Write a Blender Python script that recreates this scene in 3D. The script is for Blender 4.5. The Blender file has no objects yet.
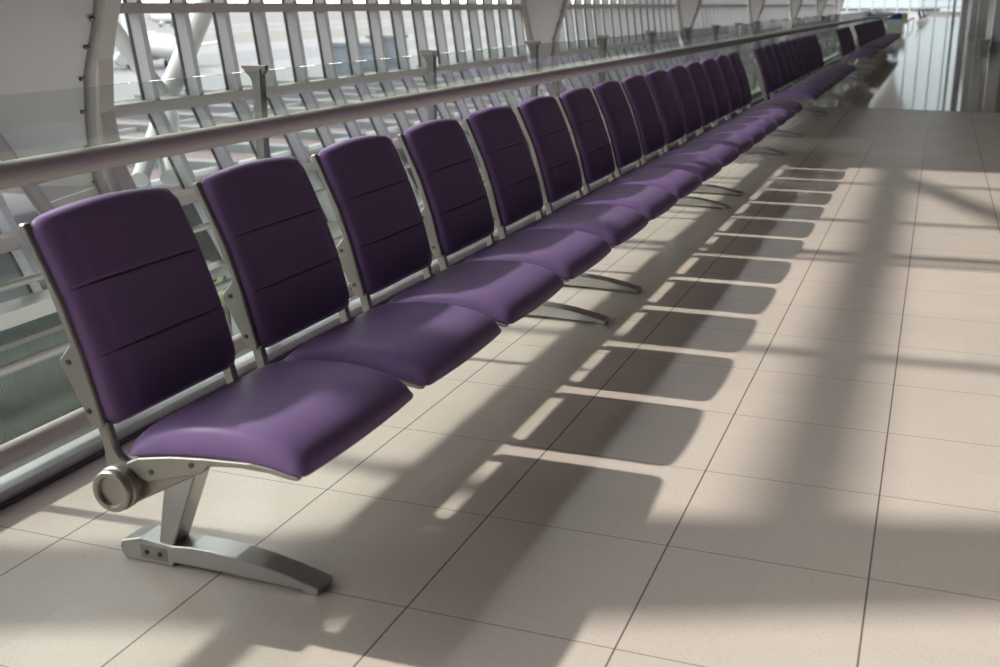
import bpy, math, random
from mathutils import Vector, Matrix
random.seed(7)
SC = bpy.context.scene
COL = SC.collection
PI = math.pi

# ------------------------------------------------------------------ materials
def mat(name, col, rough=0.5, metal=0.0, spec=0.5, bump=None, noise=None, aniso=None, coat=0.0, sheen=0.0):
    """procedural principled material; noise=(scale, amount) varies the colour, bump=(scale, strength)"""
    m = bpy.data.materials.new(name); m.use_nodes = True
    nt = m.node_tree; b = nt.nodes['Principled BSDF']
    b.inputs['Base Color'].default_value = (*col, 1)
    b.inputs['Roughness'].default_value = rough
    b.inputs['Metallic'].default_value = metal
    b.inputs['Specular IOR Level'].default_value = spec
    b.inputs['Coat Weight'].default_value = coat
    b.inputs['Sheen Weight'].default_value = sheen
    tc = nt.nodes.new('ShaderNodeTexCoord')
    if noise:
        n = nt.nodes.new('ShaderNodeTexNoise'); n.inputs['Scale'].default_value = noise[0]
        n.inputs['Detail'].default_value = 4
        nt.links.new(tc.outputs['Object'], n.inputs['Vector'])
        mx = nt.nodes.new('ShaderNodeMix'); mx.data_type = 'RGBA'
        a = noise[1]
        mx.inputs['A'].default_value = (*[c * (1 - a) for c in col], 1)
        mx.inputs['B'].default_value = (*[min(1, c * (1 + a)) for c in col], 1)
        nt.links.new(n.outputs['Fac'], mx.inputs['Factor'])
        nt.links.new(mx.outputs['Result'], b.inputs['Base Color'])
    if bump:
        n = nt.nodes.new('ShaderNodeTexNoise'); n.inputs['Scale'].default_value = bump[0]
        n.inputs['Detail'].default_value = 3
        nt.links.new(tc.outputs['Object'], n.inputs['Vector'])
        bp = nt.nodes.new('ShaderNodeBump'); bp.inputs['Strength'].default_value = bump[1]
        bp.inputs['Distance'].default_value = 0.002
        nt.links.new(n.outputs['Fac'], bp.inputs['Height'])
        nt.links.new(bp.outputs['Normal'], b.inputs['Normal'])
    return m

def glass_mat(name, tint, ior=1.5, rough=0.0):
    m = bpy.data.materials.new(name); m.use_nodes = True
    nt = m.node_tree; nt.nodes.clear()
    o = nt.nodes.new('ShaderNodeOutputMaterial')
    t = nt.nodes.new('ShaderNodeBsdfTransparent'); t.inputs['Color'].default_value = (*tint, 1)
    g = nt.nodes.new('ShaderNodeBsdfGlossy'); g.inputs['Roughness'].default_value = rough
    g.inputs['Color'].default_value = (0.9, 0.95, 0.93, 1)
    # Schlick reflectance, the same for both faces of the pane
    lw = nt.nodes.new('ShaderNodeLayerWeight'); lw.inputs['Blend'].default_value = 0.5
    pw = nt.nodes.new('ShaderNodeMath'); pw.operation = 'POWER'; pw.inputs[1].default_value = 5
    nt.links.new(lw.outputs['Facing'], pw.inputs[0])
    f = nt.nodes.new('ShaderNodeMath'); f.operation = 'MULTIPLY_ADD'
    f0 = ((ior-1)/(ior+1))**2
    f.inputs[1].default_value = 1-f0; f.inputs[2].default_value = f0
    nt.links.new(pw.outputs[0], f.inputs[0])
    x = nt.nodes.new('ShaderNodeMixShader')
    nt.links.new(f.outputs[0], x.inputs[0]); nt.links.new(t.outputs[0], x.inputs[1])
    nt.links.new(g.outputs[0], x.inputs[2]); nt.links.new(x.outputs[0], o.inputs[0])
    return m

TX0, TX, TY0, TY = -0.03, 0.482, 2.542, 0.504
def floor_mat(name, base, rough, ior, seam=True):
    m = bpy.data.materials.new(name); m.use_nodes = True
    nt = m.node_tree; N = nt.nodes; L = nt.links
    b = N['Principled BSDF']
    b.inputs['IOR'].default_value = ior
    tc = N.new('ShaderNodeTexCoord')
    sep = N.new('ShaderNodeSeparateXYZ'); L.new(tc.outputs['Object'], sep.inputs[0])
    def math_(op, a, bb=None, c=None):
        n = N.new('ShaderNodeMath'); n.operation = op
        for i, v in enumerate((a, bb, c)):
            if v is None: continue
            if isinstance(v, (int, float)): n.inputs[i].default_value = v
            else: L.new(v, n.inputs[i])
        return n.outputs[0]
    def line(sock, o, p, w):
        u = math_('DIVIDE', math_('SUBTRACT', sock, o - 0.5 * p + 50 * 0), p)
        fr = math_('FRACT', u)
        d = math_('ABSOLUTE', math_('SUBTRACT', fr, 0.5))      # 0 at the line
        return math_('LESS_THAN', d, w / p / 2), math_('FLOOR', u)
    lx, ix = line(sep.outputs[0], TX0, TX, 0.0045)
    ly, iy = line(sep.outputs[1], TY0, TY, 0.0028)
    grout = math_('MAXIMUM', lx, ly)
    # per-tile tone
    cmb = N.new('ShaderNodeCombineXYZ'); L.new(ix, cmb.inputs[0]); L.new(iy, cmb.inputs[1])
    wn = N.new('ShaderNodeTexWhiteNoise'); L.new(cmb.outputs[0], wn.inputs['Vector'])
    # terrazzo specks
    vo = N.new('ShaderNodeTexVoronoi'); vo.inputs['Scale'].default_value = 115
    L.new(tc.outputs['Object'], vo.inputs['Vector'])
    speck = math_('LESS_THAN', vo.outputs['Distance'], 0.16)
    v2 = N.new('ShaderNodeTexVoronoi'); v2.inputs['Scale'].default_value = 190
    L.new(tc.outputs['Object'], v2.inputs['Vector'])
    sp2 = math_('MULTIPLY', math_('LESS_THAN', v2.outputs['Distance'], 0.25), 0.35)
    no = N.new('ShaderNodeTexNoise'); no.inputs['Scale'].default_value = 3.0; no.inputs['Detail'].default_value = 5
    L.new(tc.outputs['Object'], no.inputs['Vector'])
    val = math_('ADD', 0.93, math_('MULTIPLY', wn.outputs['Value'], 0.05))
    val = math_('ADD', val, math_('MULTIPLY', math_('SUBTRACT', no.outputs['Fac'], 0.5), 0.10))
    val = math_('MULTIPLY', val, math_('SUBTRACT', 1.0, math_('MULTIPLY', math_('MAXIMUM', speck, sp2), 0.30)))
    val = math_('MULTIPLY', val, math_('SUBTRACT', 1.0, math_('MULTIPLY', grout, 0.72)))
    sc = N.new('ShaderNodeVectorMath'); sc.operation = 'SCALE'
    sc.inputs[0].default_value = base; L.new(val, sc.inputs['Scale'])
    L.new(sc.outputs[0], b.inputs['Base Color'])
    n3 = N.new('ShaderNodeTexNoise'); n3.inputs['Scale'].default_value = 1.7; n3.inputs['Detail'].default_value = 3
    L.new(tc.outputs['Object'], n3.inputs['Vector'])
    L.new(math_('ADD', rough, math_('MULTIPLY', math_('SUBTRACT', n3.outputs['Fac'], 0.5), 0.06)), b.inputs['Roughness'])
    return m

def ribbed_mat(name, col, axis, period, rough=0.6, depth=0.5, metal=0.0):
    m = mat(name, col, rough, metal)
    nt = m.node_tree; N = nt.nodes; L = nt.links; b = N['Principled BSDF']
    tc = N.new('ShaderNodeTexCoord')
    w = N.new('ShaderNodeTexWave'); w.bands_direction = axis; w.inputs['Scale'].default_value = 0.314 / period
    L.new(tc.outputs['Object'], w.inputs['Vector'])
    bp = N.new('ShaderNodeBump'); bp.inputs['Strength'].default_value = depth; bp.inputs['Distance'].default_value = 0.02
    L.new(w.outputs['Fac'], bp.inputs['Height']); L.new(bp.outputs['Normal'], b.inputs['Normal'])
    return m

M = {}
M['vinyl'] = mat('purple_vinyl', (0.195, 0.122, 0.275), 0.40, spec=0.18, bump=(420, 0.05), noise=(9, 0.04))
M['cast'] = mat('cast_aluminium', (0.33, 0.31, 0.285), 0.40, metal=0.8, bump=(300, 0.05))
M['brushed'] = mat('brushed_aluminium', (0.47, 0.47, 0.46), 0.30, metal=1.0, noise=(60, 0.06))
M['steel'] = mat('stainless_steel', (0.52, 0.485, 0.45), 0.5, metal=0.0, spec=0.3, noise=(40, 0.05))
M['postpaint'] = mat('grey_post_paint', (0.21, 0.195, 0.18), 0.5, metal=0.3)
M['pipe'] = mat('pipe_paint', (0.22, 0.21, 0.195), 0.5, noise=(6, 0.05))
M['screw'] = mat('screw_steel', (0.12, 0.115, 0.11), 0.4, metal=0.8)
M['dark'] = mat('dark_recess', (0.10, 0.095, 0.09), 0.6)
M['rubber'] = mat('black_rubber', (0.03, 0.03, 0.03), 0.7)
M['channel'] = mat('channel_aluminium', (0.55, 0.56, 0.57), 0.38, metal=0.5, noise=(30, 0.04))
M['rail_glass'] = glass_mat('balustrade_glass', (0.925, 0.955, 0.942), 1.50)
M['tinted_glass'] = glass_mat('tinted_glass', (0.42, 0.45, 0.46), 1.4)
M['pane_glass'] = glass_mat('facade_glass', (0.965, 0.98, 0.975), 1.35)
M['fin'] = mat('facade_fin_paint', (0.36, 0.36, 0.37), 0.5, noise=(5, 0.04))
M['rib'] = mat('rib_paint', (0.215, 0.19, 0.172), 0.5, noise=(6, 0.06))
M['membrane'] = mat('white_membrane', (0.345, 0.332, 0.322), 0.75, noise=(2.5, 0.04), bump=(260, 0.06))
M['strut'] = mat('white_strut_paint', (0.420, 0.424, 0.420), 0.45, noise=(3, 0.04))
M['slat'] = mat('slat_paint', (0.33, 0.32, 0.29), 0.5, noise=(5, 0.04))
M['deck'] = ribbed_mat('ribbed_deck', (0.13, 0.165, 0.155), 'Y', 0.02, depth=0.8)
M['floor'] = floor_mat('terrazzo_tiles', (0.68, 0.59, 0.525), 0.24, 1.30)
M['floor_far'] = floor_mat('polished_tiles', (0.50, 0.43, 0.37), 0.065, 1.55)
M['low_bounce'] = mat('low_bounce_floor', (0.12, 0.115, 0.11), 0.95, noise=(40, 0.3))
M['joint'] = mat('joint_strip', (0.14, 0.12, 0.11), 0.5, metal=0.4)
M['ceiling'] = mat('roof_lining', (0.34, 0.33, 0.32), 0.8, noise=(0.4, 0.05))
M['wall'] = mat('dark_wall', (0.13, 0.122, 0.118), 0.6, noise=(0.6, 0.1))
M['column'] = mat('column_paint', (0.36, 0.38, 0.38), 0.45, noise=(3, 0.05))
M['binwhite'] = mat('bin_white', (0.80, 0.84, 0.84), 0.4, noise=(6, 0.05))
M['binblue'] = mat('bin_blue', (0.03, 0.12, 0.42), 0.4, noise=(6, 0.05))
M['beige'] = mat('beige_box', (0.55, 0.48, 0.36), 0.5, noise=(6, 0.05))
M['red'] = mat('red_panel', (0.5, 0.06, 0.04), 0.5, noise=(6, 0.05))
M['apron'] = mat('apron_concrete', (0.172, 0.176, 0.186), 0.85, noise=(0.02, 0.08))
M['road'] = mat('service_road', (0.12, 0.125, 0.13), 0.9, noise=(0.3, 0.15))
M['asphalt'] = mat('taxiway_asphalt', (0.138, 0.146, 0.159), 0.9, noise=(0.02, 0.1))
M['drygrass'] = mat('dry_grass', (0.140, 0.138, 0.130), 0.95, noise=(0.05, 0.2))
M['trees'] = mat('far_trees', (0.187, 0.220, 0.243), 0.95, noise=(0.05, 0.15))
M['plane'] = mat('aircraft_white', (0.310, 0.318, 0.331), 0.35, noise=(0.5, 0.02))
M['planeblue'] = mat('aircraft_blue', (0.03, 0.14, 0.42), 0.35, noise=(0.5, 0.05))
M['shed'] = mat('shed_cladding', (0.122, 0.140, 0.169), 0.7, noise=(0.3, 0.1))
M['blueroof'] = mat('blue_grey_roof', (0.158, 0.173, 0.233), 0.5, noise=(0.5, 0.1))
M['whiteroof'] = mat('white_roof', (0.143, 0.146, 0.150), 0.6, noise=(0.5, 0.05))
M['brick'] = mat('pinkish_panels', (0.146, 0.107, 0.107), 0.8, noise=(3.0, 0.35))
M['plants'] = mat('low_planting', (0.10, 0.13, 0.06), 0.9, noise=(6, 0.5), bump=(20, 1.0))

# ------------------------------------------------------------------ mesh helpers
class MB:
    def __init__(s): s.v = []; s.f = []; s.sm = []
    def add(s, vs, fs, smooth=False):
        o = len(s.v); s.v += [tuple(v) for v in vs]
        for f in fs: s.f.append([i + o for i in f]); s.sm.append(smooth)
    def box(s, a, b):
        x0, y0, z0 = a; x1, y1, z1 = b
        x0, x1 = min(x0, x1), max(x0, x1); y0, y1 = min(y0, y1), max(y0, y1); z0, z1 = min(z0, z1), max(z0, z1)
        s.add([(x0,y0,z0),(x1,y0,z0),(x1,y1,z0),(x0,y1,z0),(x0,y0,z1),(x1,y0,z1),(x1,y1,z1),(x0,y1,z1)],
              [(0,3,2,1),(4,5,6,7),(0,1,5,4),(1,2,6,5),(2,3,7,6),(3,0,4,7)])
    def prism(s, poly, y0, y1, bev=0.0):
        """poly = (x,z) outline, extruded along y, with a small chamfer"""
        n = len(poly)
        ar = sum(poly[i][0]*poly[(i+1)%n][1]-poly[(i+1)%n][0]*poly[i][1] for i in range(n))
        if ar < 0: poly = poly[::-1]
        def inset(d):
            out = []
            for i in range(n):
                p0, p1, p2 = Vector(poly[i-1]), Vector(poly[i]), Vector(poly[(i+1) % n])
                e1 = (p1-p0).normalized(); e2 = (p2-p1).normalized()
                n1 = Vector((-e1.y, e1.x)); n2 = Vector((-e2.y, e2.x))
                k = (n1+n2); l = max(k.length, 0.5)
                k = k / l * (2/l)
                if k.length > 2: k = k.normalized()*2
                out.append(p1 + k*d)
            return out
        rings = []
        if bev > 0:
            rings = [(inset(bev), y0), (poly, y0+bev), (poly, y1-bev), (inset(bev), y1)]
        else: rings = [(poly, y0), (poly, y1)]
        vs = []
        for pl, y in rings: vs += [(p[0], y, p[1]) for p in pl]
        fs = [tuple(range(n)), tuple(range((len(rings)-1)*n, len(rings)*n))[::-1]]
        for r in range(len(rings)-1):
            for i in range(n):
                j = (i+1) % n
                fs.append((r*n+i, (r+1)*n+i, (r+1)*n+j, r*n+j))
        s.add(vs, fs)
    def tube(s, pts, r, seg=16, cap=True):
        pts = [Vector(p) for p in pts]; n = len(pts)
        rs = r if isinstance(r, (list, tuple)) else [r]*n
        t0 = (pts[1]-pts[0]).normalized()
        ref = Vector((0,0,1)) if abs(t0.z) < 0.9 else Vector((1,0,0))
        vs = []
        for i in range(n):
            t = (pts[min(i+1, n-1)]-pts[max(i-1, 0)]).normalized()
            a = t.cross(ref).normalized(); b = t.cross(a).normalized()
            for k in range(seg):
                c = 2*PI*k/seg
                vs.append(pts[i] + rs[i]*(a*math.cos(c)+b*math.sin(c)))
        fs = []
        for i in range(n-1):
            for k in range(seg):
                j = (k+1) % seg
                fs.append((i*seg+k, i*seg+j, (i+1)*seg+j, (i+1)*seg+k))
        s.add(vs, fs, True)
        if cap:
            s.add(vs[:seg], [tuple(range(seg))[::-1]]); s.add(vs[-seg:], [tuple(range(seg))])
    def lathe_y(s, c, prof, seg=28):
        """prof = [(y, r)...] turned about the axis through (c.x, *, c.z) along y"""
        vs = []; 
        for (y, r) in prof:
            for k in range(seg):
                a = 2*PI*k/seg; vs.append((c[0]+r*math.cos(a), y, c[1]+r*math.sin(a)))
        fs = []
        for i in range(len(prof)-1):
            for k in range(seg):
                j = (k+1) % seg; fs.append((i*seg+k, (i+1)*seg+k, (i+1)*seg+j, i*seg+j))
        fs.append(tuple(range(seg))); fs.append(tuple(range((len(prof)-1)*seg, len(prof)*seg))[::-1])
        s.add(vs, fs, False)
    def lathe(s, P, prof, seg=24):
        """about world z"""
        vs = []; 
        for (r, z) in prof:
            for k in range(seg):
                a = 2*PI*k/seg; vs.append((P[0]+r*math.cos(a), P[1]+r*math.sin(a), P[2]+z))
        fs = []
        for i in range(len(prof)-1):
            for k in range(seg):
                j = (k+1) % seg; fs.append((i*seg+k, i*seg+j, (i+1)*seg+j, (i+1)*seg+k))
        fs.append(tuple(range(seg))[::-1]); fs.append(tuple(range((len(prof)-1)*seg, len(prof)*seg)))
        s.add(vs, fs, True)
    def quadbox(s, a, b, c, d, n):
        """a slab: quad a b c d extruded by vector n"""
        q = [Vector(p) for p in (a, b, c, d)]; n = Vector(n)
        vs = q + [p+n for p in q]
        s.add(vs, [(0,3,2,1),(4,5,6,7),(0,1,5,4),(1,2,6,5),(2,3,7,6),(3,0,4,7)])
    def mesh(s, name, m):
        me = bpy.data.meshes.new(name); me.from_pydata([tuple(v) for v in s.v], [], s.f)
        for p, sm in zip(me.polygons, s.sm): p.use_smooth = sm
        me.materials.append(M[m] if isinstance(m, str) else m)
        import bmesh
        bm = bmesh.new(); bm.from_mesh(me); bmesh.ops.recalc_face_normals(bm, faces=bm.faces); bm.to_mesh(me); bm.free()
        me.update(); return me

def link(name, me, parent=None, loc=None):
    o = bpy.data.objects.new(name, me); COL.objects.link(o)
    if parent: o.parent = parent
    if loc is not None: o.location = loc
    return o
def obj(name, mb, m, parent=None, loc=None): return link(name, mb.mesh(name, m), parent, loc)
def empty(name, loc=(0,0,0)):
    o = bpy.data.objects.new(name, None); COL.objects.link(o); o.location = loc; o.empty_display_size = 0.1; return o
def tag(o, label, cat, group=None):
    o['label'] = label; o['category'] = cat
    if group: o['group'] = group
    return o
def struct(o): o['kind'] = 'structure'; return o
def copy_tree(o, parent=None):
    c = o.copy(); COL.objects.link(c)
    if parent is not None: c.parent = parent; c.matrix_parent_inverse = o.matrix_parent_inverse.copy()
    for ch in list(o.children): copy_tree(ch, c)
    return c

# ------------------------------------------------------------------ camera (solved from the tile and seat vanishing points)
CAMH = 1.30
F = 1126.0
def nrm(v): return Vector(v).normalized()
Yc = nrm((443.0, -328.5, F))
th = math.atan2(328.5, F)
Zc = Vector((0, -math.cos(th), -math.sin(th))); Zc = (Zc - Yc*Yc.dot(Zc)).normalized()
Xc = Yc.cross(Zc)
def ray(x, y):
    q = Vector((x-500, y-333.5, F)); return Vector((Xc.dot(q), Yc.dot(q), Zc.dot(q)))
ORG = Vector((0, 0, CAMH))
def at_x(x, y, X): d = ray(x, y); return ORG + d*(X/d.x)
def at_y(x, y, Y): d = ray(x, y); return ORG + d*(Y/d.y)
def at_z(x, y, z): d = ray(x, y); return ORG + d*((z-CAMH)/d.z)
cam = bpy.data.cameras.new('camera'); co = bpy.data.objects.new('camera', cam); COL.objects.link(co)
right = Vector((Xc.x, Yc.x, Zc.x)); down = Vector((Xc.y, Yc.y, Zc.y)); fwd = Vector((Xc.z, Yc.z, Zc.z))
co.matrix_world = Matrix(((right.x, -down.x, -fwd.x, 0), (right.y, -down.y, -fwd.y, 0), (right.z, -down.z, -fwd.z, CAMH), (0,0,0,1)))
cam.sensor_width = 36; cam.lens = 36*F/1000; cam.clip_start = 0.05; cam.clip_end = 6000
cam.dof.use_dof = True; cam.dof.focus_distance = 3.6; cam.dof.aperture_fstop = 4.5
SC.camera = co

# ------------------------------------------------------------------ floor, roof, far and side walls
JY = 15.65
fl = MB(); fl.box((-2.46, -12, -0.25), (3.2, JY-0.02, 0)); struct(obj('floor', fl, 'floor'))
fl = MB(); fl.box((3.2, -12, -0.25), (14, JY-0.02, 0)); struct(obj('floor', fl, 'low_bounce'))  # unseen dark floor area, added so sunlight there bounces less onto the chairs
fl = MB(); fl.box((-2.46, JY+0.02, -0.25), (14, 172, 0)); struct(obj('floor', fl, 'floor_far'))
fl = MB(); fl.box((-2.46, JY-0.02, -0.25), (14, JY+0.02, 0.002)); struct(obj('trim_1', fl, 'joint'))

FX, PER, RIBY = -5.0, 9.36, 5.90          # facade plane, bay length, first rib
NB = 6
# roof vault
rv = MB(); segs = 24; prof = []
for i in range(segs+1):
    a = PI*0.95 - PI*0.95*i/segs
    prof.append((4.4+10.0*math.cos(a), 6.2+10.5*math.sin(a)))
outer = [(4.4+10.25*math.cos(PI*0.95*(1-i/segs)), 6.2+10.75*math.sin(PI*0.95*(1-i/segs))) for i in range(segs+1)]
rv.prism(prof+outer[::-1], -12, 172)
struct(obj('ceiling', rv, 'ceiling'))
w = MB(); w.box((-5.9, -12.3, -4), (14.6, -12, 17)); struct(obj('wall_back', w, 'wall'))
w = MB(); w.box((14.0, -12, 0), (14.4, 172, 6.6)); struct(obj('wall_right', w, 'wall'))
w = MB(); w.box((2.35, 50, 0), (6.5, 76, 5)); w.box((2.0, 78, 0), (6.5, 135, 5)); struct(obj('wall_core', w, 'wall'))

for i in range(12):        # unseen flank of the vault left open to let more skylight in, ribs across
    y = -3.46+PER*i
    b = MB(); b.prism([(4.4+10.0*math.cos(PI*(1-0.05*j/8)), 6.2+10.5*math.sin(PI*(1-0.05*j/8))) for j in range(9)] +
                      [(4.4+10.3*math.cos(PI*(1-0.05*j/8)), 6.2+10.8*math.sin(PI*(1-0.05*j/8))) for j in range(8, -1, -1)], y, y+0.14)
    struct(obj('trim_%d' % (40+i), b, 'rib'))
# end wall: a tall glazed screen, Y = 170
def end_wall():
    root = MB(); root.box((-24, 169.6, -0.3), (14, 170.2, 0.45))
    e = struct(obj('window_9', root, 'fin'))
    for x in [-24+1.65*i for i in range(24)]:
        b = MB(); b.box((x-0.09, 169.7, 0), (x+0.09, 170.1, 17)); obj('mullion', b, 'column', e)
    for z in [1.0+1.05*i for i in range(15)]:
        b = MB(); b.box((-24, 169.75, z-0.05), (14, 170.05, z+0.05)); obj('transom', b, 'column', e)
    b = MB(); b.box((-24, 169.88, 0.4), (14, 169.92, 17)); obj('glass_pane', b, 'tinted_glass', e)
end_wall()

# ------------------------------------------------------------------ facade bays
PF = [(-5.14, 2.35), (-5.09, 1.28), (-5.0, 0.63), (-4.71, 0.03), (-4.45, -0.45), (-4.42, -1.1)]   # inner edge, top to bottom
def prof_x(z):
    for (x0, z0), (x1, z1) in zip(PF, PF[1:]):
        if z1 <= z <= z0: return x0 + (x1-x0)*(z0-z)/(z0-z1)
    return PF[0][0] if z > PF[0][1] else PF[-1][0]
def fin_mesh():
    m = MB(); D = 0.085
    inner = PF; outer = []
    for i, (x, z) in enumerate(PF): outer.append((x-D, z-0.02 if 0 < i < len(PF)-1 else z))
    m.prism(inner+outer[::-1], -0.028, 0.028)
    return m.mesh('mullion', 'fin')
FIN = fin_mesh()
GASK = MB(); GASK.prism([(x-0.087, z) for x, z in PF]+[(x-0.11, z) for x, z in PF][::-1], -0.034, 0.034); GASK = GASK.mesh('gasket', 'rubber')
def window_bay(n, y0, y1, ys):
    s = MB(); s.box((-4.62, y0, -1.2), (-4.38, y1, -1.05))
    w = struct(obj('window_%d' % n, s, 'rib', None))
    for y in ys:
        f = link('mullion', FIN, w, (0, y, 0)); link('gasket', GASK, f)
    for (x, z), hh in zip(PF[:-1], (0.05, 0.035, 0.04, 0.04, 0.035)):
        t = MB(); t.box((x-0.11, y0, z-hh), (x+0.012, y1, z+hh)); obj('transom', t, 'rib', w)
    g = MB()
    for (xa, za), (xb, zb) in zip(PF, PF[1:]):
        g.quadbox((xa-0.095, y0, za), (xb-0.095, y0, zb), (xb-0.095, y1, zb), (xa-0.095, y1, za), (-0.01, 0, 0))
    obj('glass_pane', g, 'pane_glass', w)
    # tall upper light of the same bay
    up = MB()
    up.quadbox((-5.27, y0, 2.4), (-5.27, y0, 6.2), (-5.27, y1, 6.2), (-5.27, y1, 2.4), (-0.01, 0, 0))
    obj('upper_pane', up, 'pane_glass', w)
    return w
for k in range(-1, NB):
    y0 = RIBY+0.16+PER*k; y1 = RIBY-1.06+PER*(k+1)
    n = 16
    ys = [6.57+PER*k+0.51*j for j in range(n)]
    w = window_bay(k+2, y0, y1, ys)
    for yy in {-1: (-2.0, -0.4, 4.02), 0: (7.0, 8.62, 10.2, 11.8)}.get(k, (y0+1.5, y0+3.1, y0+4.7, y0+6.3)):      # few wide mullions above
        b = MB(); b.box((-5.30, yy-0.045, 2.35), (-5.16, yy+0.045, 6.2)); obj('upper_mullion', b, 'rib', w)

# ribs: inner tube on stand-offs, box column, triangular membrane
def rib(n, yr, first=False):
    col = MB()
    zs = [6.3, 4.6, 3.2, 2.2, 1.33, 1.2, 0.97, 0.64, 0.3, -0.1, -0.5, -1.1]
    inn = [(-5.02, 6.3), (-5.0, 4.6), (-4.95, 3.2), (-4.88, 2.2), (-4.81, 1.33), (-4.86, 1.2), (-4.92, 0.97), (-4.95, 0.64), (-4.90, 0.3), (-4.70, -0.1), (-4.45, -0.5), (-4.40, -1.1)]
    col.prism(inn + [(x-0.16, z) for x, z in inn][::-1], yr+0.0, yr+0.14)
    r = struct(obj('trim_%d' % (n+2), col, 'rib'))
    tb = MB(); path = [(-4.9, yr-0.09, 6.3), (-4.86, yr-0.09, 4.6), (-4.80, yr-0.09, 3.2), (-4.74, yr-0.09, 2.2), (-4.76, yr-0.09, 1.5), (-4.82, yr-0.09, 1.2), (-4.93, yr-0.09, 0.9), (-4.96, yr-0.09, 0.55), (-4.95, yr-0.09, 0.25), (-4.80, yr-0.09, -0.1), (-4.58, yr-0.09, -0.45)]
    tb.tube(path, 0.042, 14); obj('rib_tube', tb, 'rib', r)
    for z, x in ((1.22, -4.815), (1.05, -4.875), (0.86, -4.935), (0.66, -4.955), (0.44, -4.955), (0.22, -4.94)):
        b = MB(); b.tube([(x, yr-0.165, z), (x, yr-0.085, z)], 0.012, 8); obj('bolt', b, 'dark', r)
    # membrane: triangle, wide at the top, narrowing down to a point; slightly dished
    EP = [(-5.1, yr-1.36, 2.3), (-5.02, yr-1.12, 1.28), (-4.93, yr-0.95, 0.63), (-4.66, yr-0.78, 0.05), (-4.45, yr-0.62, -0.45)]
    def pin(pp, z):
        for p, q in zip(pp, pp[1:]):
            if q[2] <= z <= p[2]:
                u = (p[2]-z)/(p[2]-q[2]); return p[0]+(q[0]-p[0])*u, p[1]+(q[1]-p[1])*u
        return (pp[0] if z > pp[0][2] else pp[-1])[:2]
    me = MB(); nu, nv = 10, 14; vs = []; fs = []
    for i in range(nv+1):
        t = i/nv; z = 2.3 - 2.0*t
        xr = pin(path, z)[0]; xl, yl = pin(EP, z); yrr = yr-0.10
        for j in range(nu+1):
            u = j/nu
            vs.append((xl+(xr-xl)*u-0.05*math.sin(PI*u), yl+(yrr-yl)*u, z))
    for i in range(nv):
        for j in range(nu):
            a = i*(nu+1)+j; fs.append((a, a+1, a+nu+2, a+nu+1))
    m2 = [(x-0.03, y, z) for x, y, z in vs]; off = len(vs)
    fs2 = [tuple(i+off for i in f)[::-1] for f in fs]
    me.add(vs+m2, fs+fs2, True); obj('membrane', me, 'membrane', r)
    # left edge beam of the membrane
    e = MB(); e.tube(EP, 0.045, 12); obj('edge_tube', e, 'rib', r)
    # horizontal slats under the membrane
    for i in range(7):
        za, zb = 0.30-0.115*i, 0.30-0.115*i-0.107
        (xa, ya), (xb, yb) = pin(EP, za), pin(EP, zb); xra, xrb = pin(path, za)[0], pin(path, zb)[0]
        s = MB(); s.quadbox((xa-0.02, ya, za), (xb-0.02, yb, zb), (xrb-0.02, yr-0.06, zb), (xra-0.02, yr-0.06, za), (-0.03, 0, 0)); obj('slat', s, 'slat', r)
    return r
for k in range(-1, NB+1): rib(k+1, RIBY+PER*k)

# truss diagonals outside the glass
def struts(k):
    dy = PER*k
    a = at_x(210, -6, -5.55); b = at_x(166, 100, -5.45); c = at_x(108, 22, -5.6); d = at_x(172, 178, -5.05); e_ = at_x(140, 180, -5.1)
    for nm, p, q, r in (('diagonal_strut', a, b, 0.085), ('diagonal_strut', c, b, 0.065), ('diagonal_strut', b, d, 0.085), ('diagonal_strut', b + Vector((0,-0.1,-0.15)), e_, 0.06)):
        m = MB(); p2 = Vector(p)+Vector((0, dy, 0)); q2 = Vector(q)+Vector((0, dy, 0))
        n = 5; m.tube([p2.lerp(q2, i/n) for i in range(n+1)], r, 16)
        yield m
for k in range(0, 4):
    r = empty('facade_truss', (-5.45, 7.5+PER*k, 0.2)); struct(r)
    for m in struts(k):
        o = obj('diagonal_strut', m, 'strut', r); o.matrix_parent_inverse = Matrix.Translation(-Vector(r.location))

# upper structure outside the frame: it throws the soft bands of shade on the floor
def tube_structure(nm, pts, r, m='strut'):
    t = MB(); t.tube(pts, r, 18); return struct(obj(nm, t, m))
tube_structure('trim_20', [(-5.45, 2.1, 4.464), (-5.45, 60, 4.464)], 0.10)
tube_structure('trim_21', [(-5.45, 1.40, 2.55), (-5.45, 1.57, 3.035), (-5.45, 1.72, 3.38), (-5.45, 2.09, 4.10), (-5.45, 2.37, 4.87), (-5.45, 2.67, 5.69), (-5.45, 2.85, 6.3)], [0.19, 0.19, 0.20, 0.26, 0.22, 0.2, 0.2])
tube_structure('trim_22', [(-5.45, 2.50, 2.55), (-5.45, 2.49, 3.035), (-5.45, 2.46, 3.63), (-5.45, 2.30, 3.95)], [0.05, 0.05, 0.055, 0.06])
tube_structure('trim_23', [(-5.45, 9.2, 4.454), (-5.45, 6.4, 5.386)], 0.09)
pn = MB(); pn.box((-5.5, 9.5, 2.50), (-5.42, 60, 6.4)); pn.box((-5.5, 60, 2.50), (-5.42, 110, 9.5)); struct(obj('shade_panel_left', pn, 'membrane'))  # unseen opaque panel, added to shade the far floor and bound its reflection

# ------------------------------------------------------------------ the void behind the balustrade
d = MB(); d.box((-4.6, -6, -1.4), (-2.46, 60, -1.2)); struct(obj('trim_30', d, 'deck'))
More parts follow.
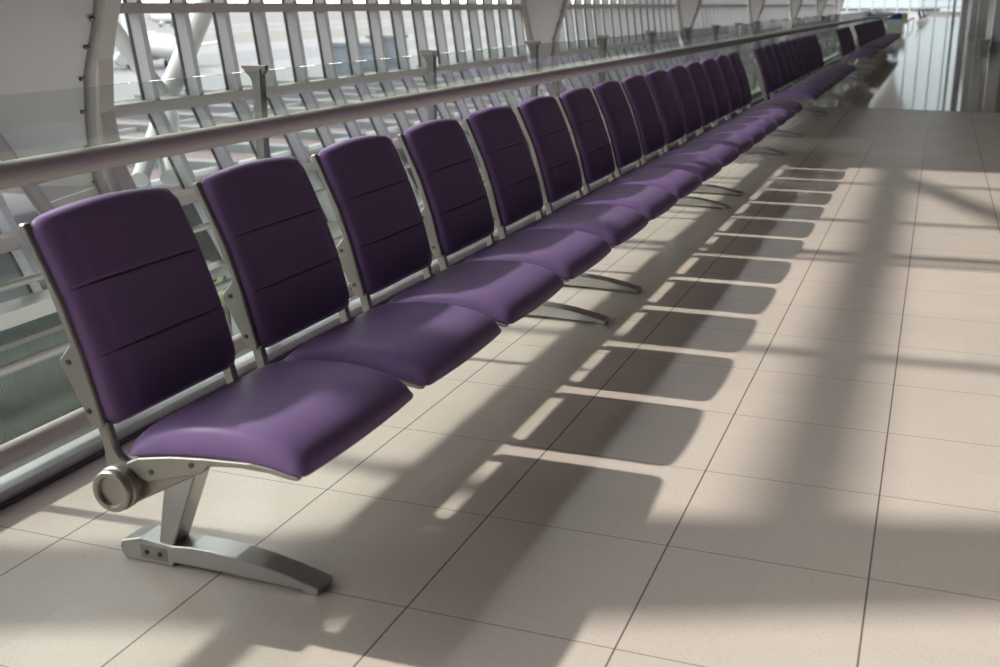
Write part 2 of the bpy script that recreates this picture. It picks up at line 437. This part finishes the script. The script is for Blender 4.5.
# ribbed closing panel below the facade near the camera
d = MB(); d.quadbox((-4.50, -6, -0.30), (-4.30, -6, -1.2), (-4.30, 5.2, -1.2), (-4.50, 5.2, -0.30), (0.03, 0, 0.0)); struct(obj('trim_31', d, 'deck'))
d = MB(); d.box((-4.52, -6, -0.30), (-4.34, 5.2, -0.22)); struct(obj('trim_32', d, 'slat'))
for i, (x, z, r) in enumerate(((-4.40, -0.10, 0.022), (-4.20, -0.45, 0.028), (-3.9, -0.78, 0.03), (-3.4, -0.95, 0.035))):
    p = MB(); p.tube([(x, -6, z), (x, 58, z)], r, 12)
    tag(obj('service_pipe', p, 'pipe'), ['thin grey pipe running just under the facade transom', 'grey pipe along the ribbed panel behind the glass',
        'grey pipe low in the void behind the glass, second from the floor edge', 'thick grey pipe low in the void, nearest the floor edge'][i], 'pipe')

# ------------------------------------------------------------------ balustrade
BX = -2.365
bal = empty('glass_balustrade', (BX, 30, 0))
tag(bal, 'long glass balustrade with steel handrail behind the purple seat row', 'railing')
def bpart(name, mb, m, parent=bal):
    o = obj(name, mb, m, parent)
    if parent is bal: o.matrix_parent_inverse = Matrix.Translation(-Vector(bal.location))
    return o
Y0B, Y1B = -3, 64.0
h = MB(); h.tube([(-2.29, Y0B, 0.866), (-2.29, Y1B, 0.866)], 0.036, 24); hr = bpart('handrail', h, 'steel')
for y in (3.66, 8.5, 13.3, 18.1):
    c = MB(); c.tube([(-2.29, y-0.012, 0.866), (-2.29, y+0.012, 0.866)], 0.0372, 24); bpart('sleeve', c, 'steel', hr)
h = MB(); h.tube([(-2.30, Y0B, 0.105), (-2.30, Y1B, 0.105)], 0.032, 20); lr = bpart('bumper_rail', h, 'steel')
c = MB(); c.tube([(-2.30, 2.12, 0.105), (-2.30, 2.15, 0.105)], 0.0335, 20); bpart('sleeve', c, 'steel', lr)
ch = MB(); ch.box((-2.318, Y0B, 0.012), (-2.240, Y1B, 0.042)); bpart('base_channel', ch, 'channel')
ch = MB(); ch.box((-2.42, Y0B, 0.0), (-2.226, Y1B, 0.012)); bpart('base_plinth', ch, 'dark')  # plinth; the gap shade under the channel is put into its dark colour
pm = MB(); pm.box((-0.042, -0.020, 0.04), (-0.008, 0.020, 1.07)); PM = pm.mesh('post', 'postpaint')
cm = MB(); cm.prism([(0.012, 1.082), (-0.092, 1.082), (-0.092, 1.072), (-0.082, 1.067), (-0.079, 1.057), (-0.070, 1.052), (-0.060, 1.042), (-0.053, 1.028), (-0.049, 1.010), (-0.046, 0.992), (-0.036, 0.988), (-0.012, 0.988), (-0.012, 1.045), (0.004, 1.052), (0.012, 1.064)], -0.013, 0.013, 0.002); CM = cm.mesh('corbel', 'postpaint')
bk = MB(); bk.tube([(-0.012, 0, 0), (0.045, 0, 0)], 0.010, 8); BK = bk.mesh('rail_bracket', 'steel')
PY = [3.75+1.6*i for i in range(-4, 38)]
gm = MB(); gm.box((-0.006, 0.008, 0.03), (0.006, 1.592, 1.065)); GM = gm.mesh('glass_panel', 'rail_glass')
Ti = Matrix.Translation(-Vector(bal.location))
for y in PY:
    for nm, me in (('post', PM), ('glass_panel', GM)):
        o = link(nm, me, bal, (BX, y, 0)); o.matrix_parent_inverse = Ti
        if nm == 'post': link('corbel', CM, o); link('rail_bracket', BK, o, (0, 0, 0.858)); link('rail_bracket', BK, o, (0, 0, 0.105))

# ------------------------------------------------------------------ seating
W = 0.53
def cushion(nu, nv, pos, top, bot, n_out=7.0, extra=()):
    """closed pad: pos(a,b)->(point, normal), a,b in [-1,1]; top/bot give the thickness on both sides"""
    def samp(n): return [math.sin(PI/2*(-1+2*i/n))*0.55 + (-1+2*i/n)*0.45 for i in range(n+1)]
    A, B = samp(nu), samp(nv)
    A = sorted(A + [e_+d_ for e_ in extra for d_ in (-0.03, -0.02, -0.013, -0.008, -0.004, 0, 0.004, 0.008, 0.013, 0.02, 0.03)]); nu = len(A)-1
    if not extra: pass
    def sq(a, b):
        m = max(abs(a), abs(b))
        if m == 0: return 0.0, 0.0
        s = m/((abs(a)**n_out+abs(b)**n_out)**(1/n_out))
        return a*s, b*s
    T, Bt = [], []
    for a in A:
        for b in B:
            x, y = sq(a, b); p, nn = pos(x, y)
            T.append(p+nn*top(a, b, x, y)); Bt.append(p-nn*bot(a, b, x, y))
    m = MB(); k = nv+1; off = len(T); fs = []
    for i in range(nu):
        for j in range(nv):
            q = (i*k+j, i*k+j+1, (i+1)*k+j+1, (i+1)*k+j); fs.append(q); fs.append(tuple(x+off for x in q)[::-1])
    rim = [(0, j) for j in range(nv)] + [(i, nv) for i in range(nu)] + [(nu, j) for j in range(nv, 0, -1)] + [(i, 0) for i in range(nu, 0, -1)]
    ids = [i*k+j for i, j in rim]
    for q in range(len(ids)):
        a, b = ids[q], ids[(q+1) % len(ids)]; fs.append((b, a, a+off, b+off))
    m.add(T+Bt, fs, True); return m
def edge(a, b, p=10):
    return math.sqrt(max(0.0, (1-abs(a)**p)*(1-abs(b)**p)))
def lerp(pts, t):
    for (t0, x0, z0), (t1, x1, z1) in zip(pts, pts[1:]):
        if t <= t1:
            u = (t-t0)/(t1-t0); return x0+(x1-x0)*u, z0+(z1-z0)*u
    return pts[-1][1], pts[-1][2]
def smooth_path(pts, t):
    # quadratic smoothing of a polyline by averaging
    s = 0; X = Z = 0
    for k in (-0.08, -0.04, 0, 0.04, 0.08):
        x, z = lerp(pts, min(1, max(0, t+k))); X += x; Z += z
    e0 = lerp(pts, t)
    w = min(1, min(t, 1-t)/0.1)
    return e0[0]*(1-w)+X/5*w, e0[1]*(1-w)+Z/5*w
# seat: base line along the arm, X from back to front
SEATP = [(0, -1.530, 0.380), (0.2, -1.445, 0.398), (0.45, -1.335, 0.410), (0.75, -1.215, 0.412), (1, -1.098, 0.396)]
def seat_pos(a, b):
    t = (a+1)/2; x, z = smooth_path(SEATP, t); x2, z2 = smooth_path(SEATP, min(1, t+0.02)); x1, z1 = smooth_path(SEATP, max(0, t-0.02))
    d = Vector((x2-x1, 0, z2-z1)).normalized(); n = Vector((-d.z, 0, d.x))
    xf = 0.010*(1-b*b)*max(0, a)             # slightly bowed front edge
    return Vector((x+xf, W/2+b*(W/2-0.001), z)), n
def seat_top(a, b, x, y):
    # box-like pad: tight roll on the sides, long roll at the back, softer waterfall at the front
    ra = (1-abs(a)**(4 if a < 0 else 7))**0.55; rb = (1-abs(b)**16)**0.5
    f = max(0.0, a)**2
    return (0.061-0.016*f)*ra*rb*(0.93+0.07*(1-y*y)) + 0.004
def seat_bot(a, b, x, y): return 0.010*edge(a, b, 14)+0.002
# back
BACKP = [(0, -1.580, 0.441), (0.35, -1.619, 0.594), (0.7, -1.675, 0.744), (1, -1.738, 0.880)]
def back_pos(a, b):
    t = (a+1)/2; x, z = smooth_path(BACKP, t); x2, z2 = smooth_path(BACKP, min(1, t+0.02)); x1, z1 = smooth_path(BACKP, max(0, t-0.02))
    d = Vector((x2-x1, 0, z2-z1)).normalized(); n = Vector((d.z, 0, -d.x))
    zc = 0.018*(1-b*b)*max(0, a)**3          # crowned top edge
    return Vector((x+0.004-zc*0.3, 0.251+b*0.239, z-0.010+zc)), n
SEAMS = (-0.31, 0.335)
def back_top(a, b, x, y):
    rb = (1-abs(b)**9)**0.5; ra = (1-abs(a)**22)**0.5
    r = ra*rb
    h = 0.034*r
    c = max(0.0, min(1.0, (abs(y)-0.70)/0.05)); c = c*c*(3-2*c)       # side bolster stands slightly behind the centre panel
    for s_ in SEAMS:
        d = x-s_
        h -= (0.0065*(1-c)+0.0035*c)*math.exp(-(d/0.0085)**2)*r
        h += 0.0012*math.exp(-((abs(d)-0.06)/0.05)**2)*(1-c)*r
    h += 0.0045*(1-c)*r
    return max(h, 0.001)
def back_bot(a, b, x, y): return 0.014*edge(a, b, 12)+0.003

CH = {}
def build_chair_meshes():
    CH['seat'] = cushion(26, 30, seat_pos, seat_top, seat_bot, 40.0).mesh('seat_cushion', 'vinyl')
    CH['back'] = cushion(36, 40, back_pos, back_top, back_bot, 18.0, SEAMS).mesh('back_cushion', 'vinyl')
    # arms and cross members under the seat: the chair's body
    arm = [(-1.532, 0.354), (-1.531, 0.364), (-1.499, 0.380), (-1.42, 0.394), (-1.337, 0.402), (-1.221, 0.409), (-1.165, 0.404), (-1.112, 0.393),
           (-1.112, 0.386), (-1.125, 0.384), (-1.18, 0.392), (-1.25, 0.393), (-1.325, 0.386), (-1.335, 0.372), (-1.348, 0.364), (-1.478, 0.328), (-1.492, 0.330)]
    a = MB()
    for y0 in (0.0, W-0.020): a.prism(arm, y0, y0+0.020, 0.003)
    a.prism([(-1.50, 0.372), (-1.34, 0.394), (-1.34, 0.380), (-1.50, 0.358)], 0.019, W-0.019)
    a.prism([(-1.24, 0.401), (-1.17, 0.398), (-1.17, 0.390), (-1.24, 0.392)], 0.019, W-0.019)
    # castings running down to the beam clamp
    br = [(-1.580, 0.262), (-1.545, 0.255), (-1.507, 0.276), (-1.393, 0.338), (-1.345, 0.366), (-1.48, 0.332), (-1.50, 0.345), (-1.535, 0.357), (-1.575, 0.345), (-1.600, 0.31)]
    for y0 in (0.018, W-0.060): a.prism(br, y0, y0+0.042, 0.004)
    CH['body'] = a.mesh('chair', 'cast')
    # one back frame: plate + bar + strut, at y = 0
    f = MB()
    plate = [(-1.612, 0.433), (-1.584, 0.436), (-1.582, 0.446), (-1.621, 0.592), (-1.659, 0.705), (-1.693, 0.779), (-1.731, 0.860), (-1.734, 0.865), (-1.745, 0.864), (-1.749, 0.857),
             (-1.707, 0.772), (-1.675, 0.690), (-1.650, 0.625), (-1.650, 0.612), (-1.679, 0.578), (-1.679, 0.568)]
    f.prism(plate, 0, 0.022, 0.003)
    strut = [(-1.606, 0.445), (-1.575, 0.445), (-1.562, 0.392), (-1.548, 0.372), (-1.530, 0.362), (-1.528, 0.340), (-1.555, 0.325), (-1.588, 0.335), (-1.592, 0.39)]
    f.prism(strut, 0.004, 0.026, 0.004)
    CH['frame'] = f.mesh('back_frame', 'cast')
    s = MB(); s.tube([(0, 0.0, 0), (0, -0.0025, 0)], 0.0062, 12); s.tube([(0, 0.0, 0), (0, -0.0035, 0)], 0.0026, 6); CH['screw'] = s.mesh('screw', 'screw')
    # beam etc. are per bench
build_chair_meshes()
PITCH, NS = 0.601, 5
BCX, BCZ = -1.553, 0.306
def build_bench(screws=True):
    root = empty('bench_seating', (-1.45, 0, 0))
    Tinv = Matrix.Translation((1.45, 0, 0))
    def part(name, me, parent, loc=(0, 0, 0)):
        o = link(name, me, parent, loc)
        if parent is root: o.matrix_parent_inverse = Tinv
        return o
    L = (NS-1)*PITCH+W
    b = MB(); b.lathe_y((BCX, BCZ), [(0.0, 0.040), (L, 0.040)], 32)
    for p in range(len(b.sm)): b.sm[p] = False
    beam = part('beam', b.mesh('beam', 'brushed'), root)
    for side in (0, 1):
        e = MB(); pr = [(0.004, 0.050), (-0.012, 0.050), (-0.016, 0.047), (-0.030, 0.047), (-0.034, 0.044), (-0.034, 0.034), (-0.030, 0.032), (-0.024, 0.0315), (-0.024, 0.001)]
        if side: pr = [(L-y, r) for y, r in pr]
        e.lathe_y((BCX, BCZ), pr, 36); part('end_cap', e.mesh('end_cap', 'cast'), beam)
    for k in range(NS):
        ch = part('chair', CH['body'], root, (0, k*PITCH, 0))
        link('seat_cushion', CH['seat'], ch); link('back_cushion', CH['back'], ch)
        link('back_frame', CH['frame'], ch)
        fr = link('back_frame', CH['frame'], ch, (0, 0.489, 0)); fr.scale = (1, -1, 1)
        cl = MB(); cl.lathe_y((BCX, BCZ), [(0.020, 0.046), (0.024, 0.049), (0.072, 0.049), (0.076, 0.046)], 32); link('beam_clamp', cl.mesh('beam_clamp', 'cast'), ch)
        if screws:
            for (x, z) in ((-1.655, 0.575), (-1.615, 0.470), (-1.468, 0.352), (-1.365, 0.383)):
                link('screw', CH['screw'], ch, (x, 0.0, z))
    for y in (0.213, 2.643):
        lm = MB(); lm.prism([(-1.641, 0.045), (-1.601, 0.045), (-1.497, 0.30), (-1.60, 0.30), (-1.604, 0.24)], 0, 0.064, 0.003)
        leg = part('leg', lm.mesh('leg', 'brushed'), root, (0, y, 0))
        fm = MB(); fm.prism([(-1.752, 0.032), (-1.745, 0.048), (-1.690, 0.064), (-1.602, 0.056), (-1.55, 0.062), (-1.49, 0.063), (-1.42, 0.059), (-1.35, 0.050), (-1.28, 0.037), (-1.205, 0.019), (-1.203, 0.006),
                      (-1.212, 0.0), (-1.240, 0.0), (-1.244, 0.007), (-1.30, 0.008), (-1.38, 0.010), (-1.45, 0.012), (-1.53, 0.012), (-1.596, 0.012), (-1.602, 0.0), (-1.738, 0.0), (-1.748, 0.012)], -0.004, 0.068, 0.003)
        foot = link('foot', fm.mesh('foot', 'brushed'), leg)
        pm = MB(); pm.box((-1.690, -0.0055, 0.012), (-1.614, 0.0, 0.046)); link('foot_cover', pm.mesh('foot_cover', 'cast'), leg)
        if screws:
            for x in (-1.672, -1.634): link('screw', CH['screw'], leg, (x, -0.0055, 0.029))
    return root
G = 'five-seat purple benches in a row by the balustrade'
protoA = build_bench(True)
proto = build_bench(False)
spots = [(1.80, 'nearest five-seat purple bench, round beam end cap and splayed foot in full view'),
 (4.806, 'second five-seat purple bench in the row, right behind the nearest bench'),
 (7.812, 'third five-seat purple bench in the row, last one before the first gap'),
 (11.76, 'five-seat purple bench right after the first gap in the row'),
 (14.77, 'five-seat purple bench second after the first gap, ending at the second gap'),
 (21.4, 'lone five-seat purple bench standing between the second and third gaps'),
 (26.0, 'five-seat purple bench right after the third gap, first of four joined benches'),
 (29.006, 'purple bench second of the four joined benches in front of the blue-lidded bin'),
 (32.012, 'purple bench third of the four joined benches in front of the blue-lidded bin'),
 (35.018, 'purple bench last of the four joined, nearest the blue-lidded bin'),
 (93.0, 'far purple bench beyond the beige cabinet, nearest of the far group'),
 (96.006, 'far purple bench beyond the beige cabinet, second of the far group'),
 (112.0, 'far purple bench beyond the beige cabinet, third of the far group'),
 (115.006, 'far purple bench beyond the beige cabinet, fourth of the far group'),
 (140.0, 'farthest purple bench in the row, near the glazed end wall')]
for i, (y, lb) in enumerate(spots):
    o = protoA if i == 0 else (proto if i == 1 else copy_tree(proto))
    o.location.y = y
    tag(o, lb, 'bench', G)
# a bench across the hall, only its end in view
o = copy_tree(proto); o.location = (2.02, 44.0, 0); tag(o, 'purple bench at the right edge beyond the grey columns', 'bench')

# ------------------------------------------------------------------ columns and small far things
def column(x, y, wx, wy, label, hgt=9.0):
    c = MB(); c.box((x-wx/2, y-wy/2, 0), (x+wx/2, y+wy/2, hgt)); c.box((x-wx/2-0.03, y-wy/2-0.03, 0), (x+wx/2+0.03, y+wy/2+0.03, 0.12))
    c.box((x-wx/2-0.02, y-wy/2-0.02, hgt-0.1), (x+wx/2+0.02, y+wy/2+0.02, hgt))
    o = obj('column', c, 'column'); struct(o); return o
column(1.66, 38.9, 0.34, 0.35, '')
column(1.25, 41.2, 0.30, 0.30, '')
column(1.36, 56.0, 0.34, 0.4, '')
column(1.22, 74.0, 0.34, 0.5, '')
column(0.85, 98.0, 0.20, 0.3, '')
column(1.75, 110.0, 0.35, 0.5, '')
def boxy(nm, parts, label, cat, loc):
    r = empty(nm, loc); tag(r, label, cat)
    for pn, a, b, m in parts:
        k = MB()
        if callable(a): a(k)
        else: k.box(a, b)
        obj(pn, k, m, r)
    return r
boxy('planter_box', [('box_body', (-0.13, -0.14, 0.0), (0.13, 0.14, 0.26), 'column'), ('box_rim', (-0.145, -0.155, 0.26), (0.145, 0.155, 0.30), 'channel')],
     'low grey box at the foot of the nearest right-hand column', 'box', (1.30, 38.6, 0))
def bin_body(k):
    k.add([(-0.27,-0.2,0.03),(0.27,-0.2,0.03),(0.27,0.2,0.03),(-0.27,0.2,0.03),(-0.30,-0.24,0.70),(0.30,-0.24,0.70),(0.30,0.24,0.70),(-0.30,0.24,0.70)],
          [(0,3,2,1),(4,5,6,7),(0,1,5,4),(1,2,6,5),(2,3,7,6),(3,0,4,7)])
def bin_lid(k): k.prism([(-0.31, 0.70), (0.31, 0.70), (0.31, 0.80), (0.26, 0.96), (0.18, 1.0), (-0.31, 0.74)], -0.25, 0.25, 0.01)
boxy('litter_bin', [('bin_body', bin_body, None, 'binwhite'), ('lid', bin_lid, None, 'binblue'), ('base', (-0.25, -0.18, 0.0), (0.25, 0.18, 0.03), 'rubber')],
     'white litter bin with a blue sloping lid at the end of the far benches', 'bin', (-1.93, 54.0, 0))
boxy('kiosk', [('cabinet', (-0.33, -0.2, 0.42), (0.33, 0.2, 0.92), 'beige'), ('pedestal', (-0.14, -0.12, 0.03), (0.14, 0.12, 0.42), 'column'), ('foot_plate', (-0.25, -0.2, 0.0), (0.25, 0.2, 0.03), 'steel')],
     'beige cabinet on a pedestal just beyond the blue-lidded bin', 'cabinet', (-1.9, 61.0, 0))
r = empty('barrier_rail', (-1.75, 70, 0)); tag(r, 'white steel barrier rail beside the beige cabinet', 'railing')
k = MB(); k.tube([(0, -8, 0.45), (0, 14, 0.45)], 0.04, 10); obj('rail', k, 'channel', r)
for y in (-7.5, 0, 13.5):
    k = MB(); k.tube([(0, y, 0), (0, y, 0.45)], 0.03, 10); obj('post', k, 'steel', r)

# ------------------------------------------------------------------ outside
GZ = -9.0
g = MB(); g.box((-3000, -1500, GZ-0.5), (-5.6, 4000, GZ)); struct(obj('apron', g, 'apron'))
def strip(nm, d0, d1, m, h):
    # long strips of ground parallel to the facade
    k = MB(); k.box((-d1, -1500, GZ-0.1), (-d0, 4000, GZ+h)); return struct(obj(nm, k, m))
strip('service_road', 5.6, 60, 'road', 0.01); strip('taxiway', 120, 150, 'asphalt', 0.02); strip('grass_strip', 185, 260, 'drygrass', 0.03)
strip('runway', 280, 340, 'asphalt', 0.02); strip('grass_field', 380, 900, 'drygrass', 0.03)
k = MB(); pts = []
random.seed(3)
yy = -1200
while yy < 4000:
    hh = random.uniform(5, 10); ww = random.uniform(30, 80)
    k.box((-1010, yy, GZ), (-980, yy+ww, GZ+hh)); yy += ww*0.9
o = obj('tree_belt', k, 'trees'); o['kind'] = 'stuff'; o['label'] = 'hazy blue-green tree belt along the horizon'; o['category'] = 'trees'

def airplane(loc, heading, scale, label):
    r = empty('airliner', loc); r.rotation_euler = (0, 0, heading); r.scale = (scale,)*3; tag(r, label, 'airplane')
    f = MB()       # along +x nose, z = 0 at the ground
    st = [(-17, 0.3, 5.0), (-15, 0.8, 4.7), (-11, 1.5, 4.2), (-7, 1.95, 3.9), (8, 1.98, 3.85), (12, 1.95, 3.8), (14.5, 1.7, 3.65), (16.3, 1.2, 3.4), (17.4, 0.6, 3.2), (17.8, 0.1, 3.1)]
    f.tube([(x, 0, z) for x, rr, z in st], [rr for x, rr, z in st], 24); obj('fuselage', f, 'plane', r)
    b = MB(); b.tube([(-13, 0, 3.55), (-6, 0, 3.02), (4, 0, 3.0), (6, 0, 3.1)], [1.0, 1.52, 1.52, 1.2], 20); obj('belly', b, 'plane', r)
    for s in (-1, 1):
        w = MB(); w.quadbox((3.5, s*1.5, 2.6), (-2.5, s*1.5, 2.6), (-5.5, s*16, 4.0), (-3.8, s*16, 4.0), (0, 0, 0.35)); wg = obj('wing', w, 'plane', r)
        e = MB(); e.tube([(5.2, s*5.6, 1.75), (4.9, s*5.6, 1.75), (3.2, s*5.6, 1.75), (1.2, s*5.6, 1.85)], [1.02, 1.12, 1.12, 0.6], 20); obj('engine', e, 'plane', wg)
        t = MB(); t.quadbox((-12.5, s*0.6, 5.0), (-15.5, s*0.6, 5.0), (-17, s*6, 5.6), (-15.6, s*6, 5.6), (0, 0, 0.2)); obj('tailplane', t, 'plane', r)
        lg = MB(); lg.tube([(-1.5, s*3.2, 0.55), (-1.5, s*3.2, 2.8)], 0.16, 8); lg.tube([(-1.5, s*3.2-0.25, 0.55), (-1.5, s*3.2+0.25, 0.55)], 0.55, 14); obj('landing_gear', lg, 'rubber', r)
    lg = MB(); lg.tube([(12.5, 0, 0.4), (12.5, 0, 2.6)], 0.12, 8); lg.tube([(12.5, -0.2, 0.4), (12.5, 0.2, 0.4)], 0.4, 14); obj('landing_gear', lg, 'rubber', r)
    fin = MB(); fin.prism([(-11.5, 5.2), (-15.0, 10.5), (-17.2, 10.5), (-16.2, 5.2)], -0.18, 0.18); obj('tail_fin', fin, 'plane', r)
    for i in range(5):
        w = MB(); w.box((12.9+0.25*i, -1.5+0.2*i, 4.25), (13.1+0.25*i, -1.4+0.2*i, 4.6)); 
    return r
p = at_z(150, 68, GZ)
airplane(p, math.radians(-38), 1.0, 'white airliner parked outside the nearest window')
p = at_z(168, 27, GZ)
airplane(p, math.radians(-20), 1.0, 'small distant white airliner beyond the parked one')

def shed(nm, p, lx, ly, hz, wall, roof, label, louv=0, rot=0):
    r = empty(nm, p); r.rotation_euler = (0, 0, rot); tag(r, label, 'building')
    b = MB(); b.box((-lx/2, -ly/2, 0), (lx/2, ly/2, hz)); wl = obj('wall', b, wall, r)
    b = MB(); b.box((-lx/2-0.4, -ly/2-0.4, hz), (lx/2+0.4, ly/2+0.4, hz+0.5)); obj('roof', b, roof, r)
    for i in range(louv):
        z = hz*(i+0.6)/louv
        b = MB(); b.box((lx/2, -ly/2+0.3, z-0.12), (lx/2+0.15, ly/2-0.3, z+0.12)); obj('louvre', b, 'dark', r)
    return r
p = at_z(352, 78, GZ); shed('hangar', p, 5, 5.5, 4.6, 'shed', 'shed', 'blue-grey shed across the apron, seen through the middle windows', 2)
p = at_z(388, 74, GZ); shed('hangar', p, 4, 4.2, 5.4, 'shed', 'whiteroof', 'smaller blue-grey shed with pale roof right of the wide shed', 2)
def pier(nm, x0, x1, y0, y1, z, skin, label, nb, bw):
    r = empty(nm, ((x0+x1)/2, (y0+y1)/2, GZ)); tag(r, label, 'roof')
    hx, hy, zz = (x1-x0)/2, (y1-y0)/2, z-GZ
    b = MB(); b.box((-hx, -hy, zz-0.3), (hx, hy, zz)); obj('roof_panel', b, skin, r)
    for i in range(nb):
        y = -hy+0.3+(2*hy-0.6)*i/(nb-1)
        b = MB(); b.box((-hx-0.1, y-bw/2, zz), (hx+0.1, y+bw/2, zz+0.35)); obj('roof_beam', b, 'whiteroof', r)
    for x in (-hx+0.4, 0, hx-0.4):
        b = MB(); b.box((x-0.08, -hy, zz+0.0), (x+0.08, hy, zz+0.2)); obj('purlin', b, 'column', r)
    for x in (-hx+0.6, hx-0.6):
        for y in (-hy+0.6, hy-0.6):
            b = MB(); b.tube([(x, y, 0), (x, y, zz-0.25)], 0.18, 10); obj('post', b, 'column', r)
pier('lower_roof', -48, -24, 30, 82, -4.6, 'brick', 'lower roof of pinkish panels under white beams, below the near windows', 11, 0.7)
pier('lower_roof', -48, -24, 86, 170, -4.8, 'blueroof', 'lower roof of blue-grey panels with thin pale beams, below the middle windows', 15, 0.5)
k = MB(); random.seed(5)
for i in range(420):
    x, y = random.uniform(-8.6, -5.4), random.uniform(5.0, 14); s_ = random.uniform(0.1, 0.28)
    k.lathe((x, y, -2.35+random.uniform(0, 0.25)), [(s_*0.3, -0.05), (s_, 0.05), (s_*0.8, 0.16), (s_*0.2, 0.26)], 7)
o = obj('planting', k, 'plants'); o['kind'] = 'stuff'; o['label'] = 'low dark green planting on the ledge outside the lower glass'; o['category'] = 'plants'
k = MB(); k.box((-9.0, 4.5, -2.7), (-4.7, 14.5, -2.4)); struct(obj('ledge', k, 'apron'))

# ------------------------------------------------------------------ light
sd = Vector((0.771, 0.05, -0.659)).normalized()
sun = bpy.data.lights.new('sun', 'SUN'); so = bpy.data.objects.new('sun', sun); COL.objects.link(so)
so.rotation_euler = sd.to_track_quat('-Z', 'Y').to_euler()
sun.energy = 4.2; sun.angle = math.radians(1.3); sun.color = (1.0, 0.945, 0.875)
wd = bpy.data.worlds.new('world'); SC.world = wd; wd.use_nodes = True
bg = wd.node_tree.nodes['Background']
bg.inputs['Color'].default_value = (1.0, 0.99, 0.98, 1)
# hazy bright sky, brightest low down
wn = wd.node_tree.nodes; wl = wd.node_tree.links
wt = wn.new('ShaderNodeTexCoord'); ws = wn.new('ShaderNodeSeparateXYZ'); wl.new(wt.outputs['Generated'], ws.inputs[0])
wm = wn.new('ShaderNodeMath'); wm.operation = 'MAXIMUM'; wm.inputs[1].default_value = 0.0; wl.new(ws.outputs[2], wm.inputs[0])
wa = wn.new('ShaderNodeMath'); wa.operation = 'MULTIPLY_ADD'; wa.inputs[1].default_value = -2.6; wa.inputs[2].default_value = 4.6
wl.new(wm.outputs[0], wa.inputs[0]); wl.new(wa.outputs[0], bg.inputs['Strength'])

vs = SC.view_settings
vs.view_transform = 'Standard'; vs.look = 'None'; vs.gamma = 1.0; vs.use_curve_mapping = False; vs.exposure = 0.0
SC.cycles.transparent_max_bounces = 24
SC.cycles.max_bounces = 10
SC.cycles.use_denoising = True
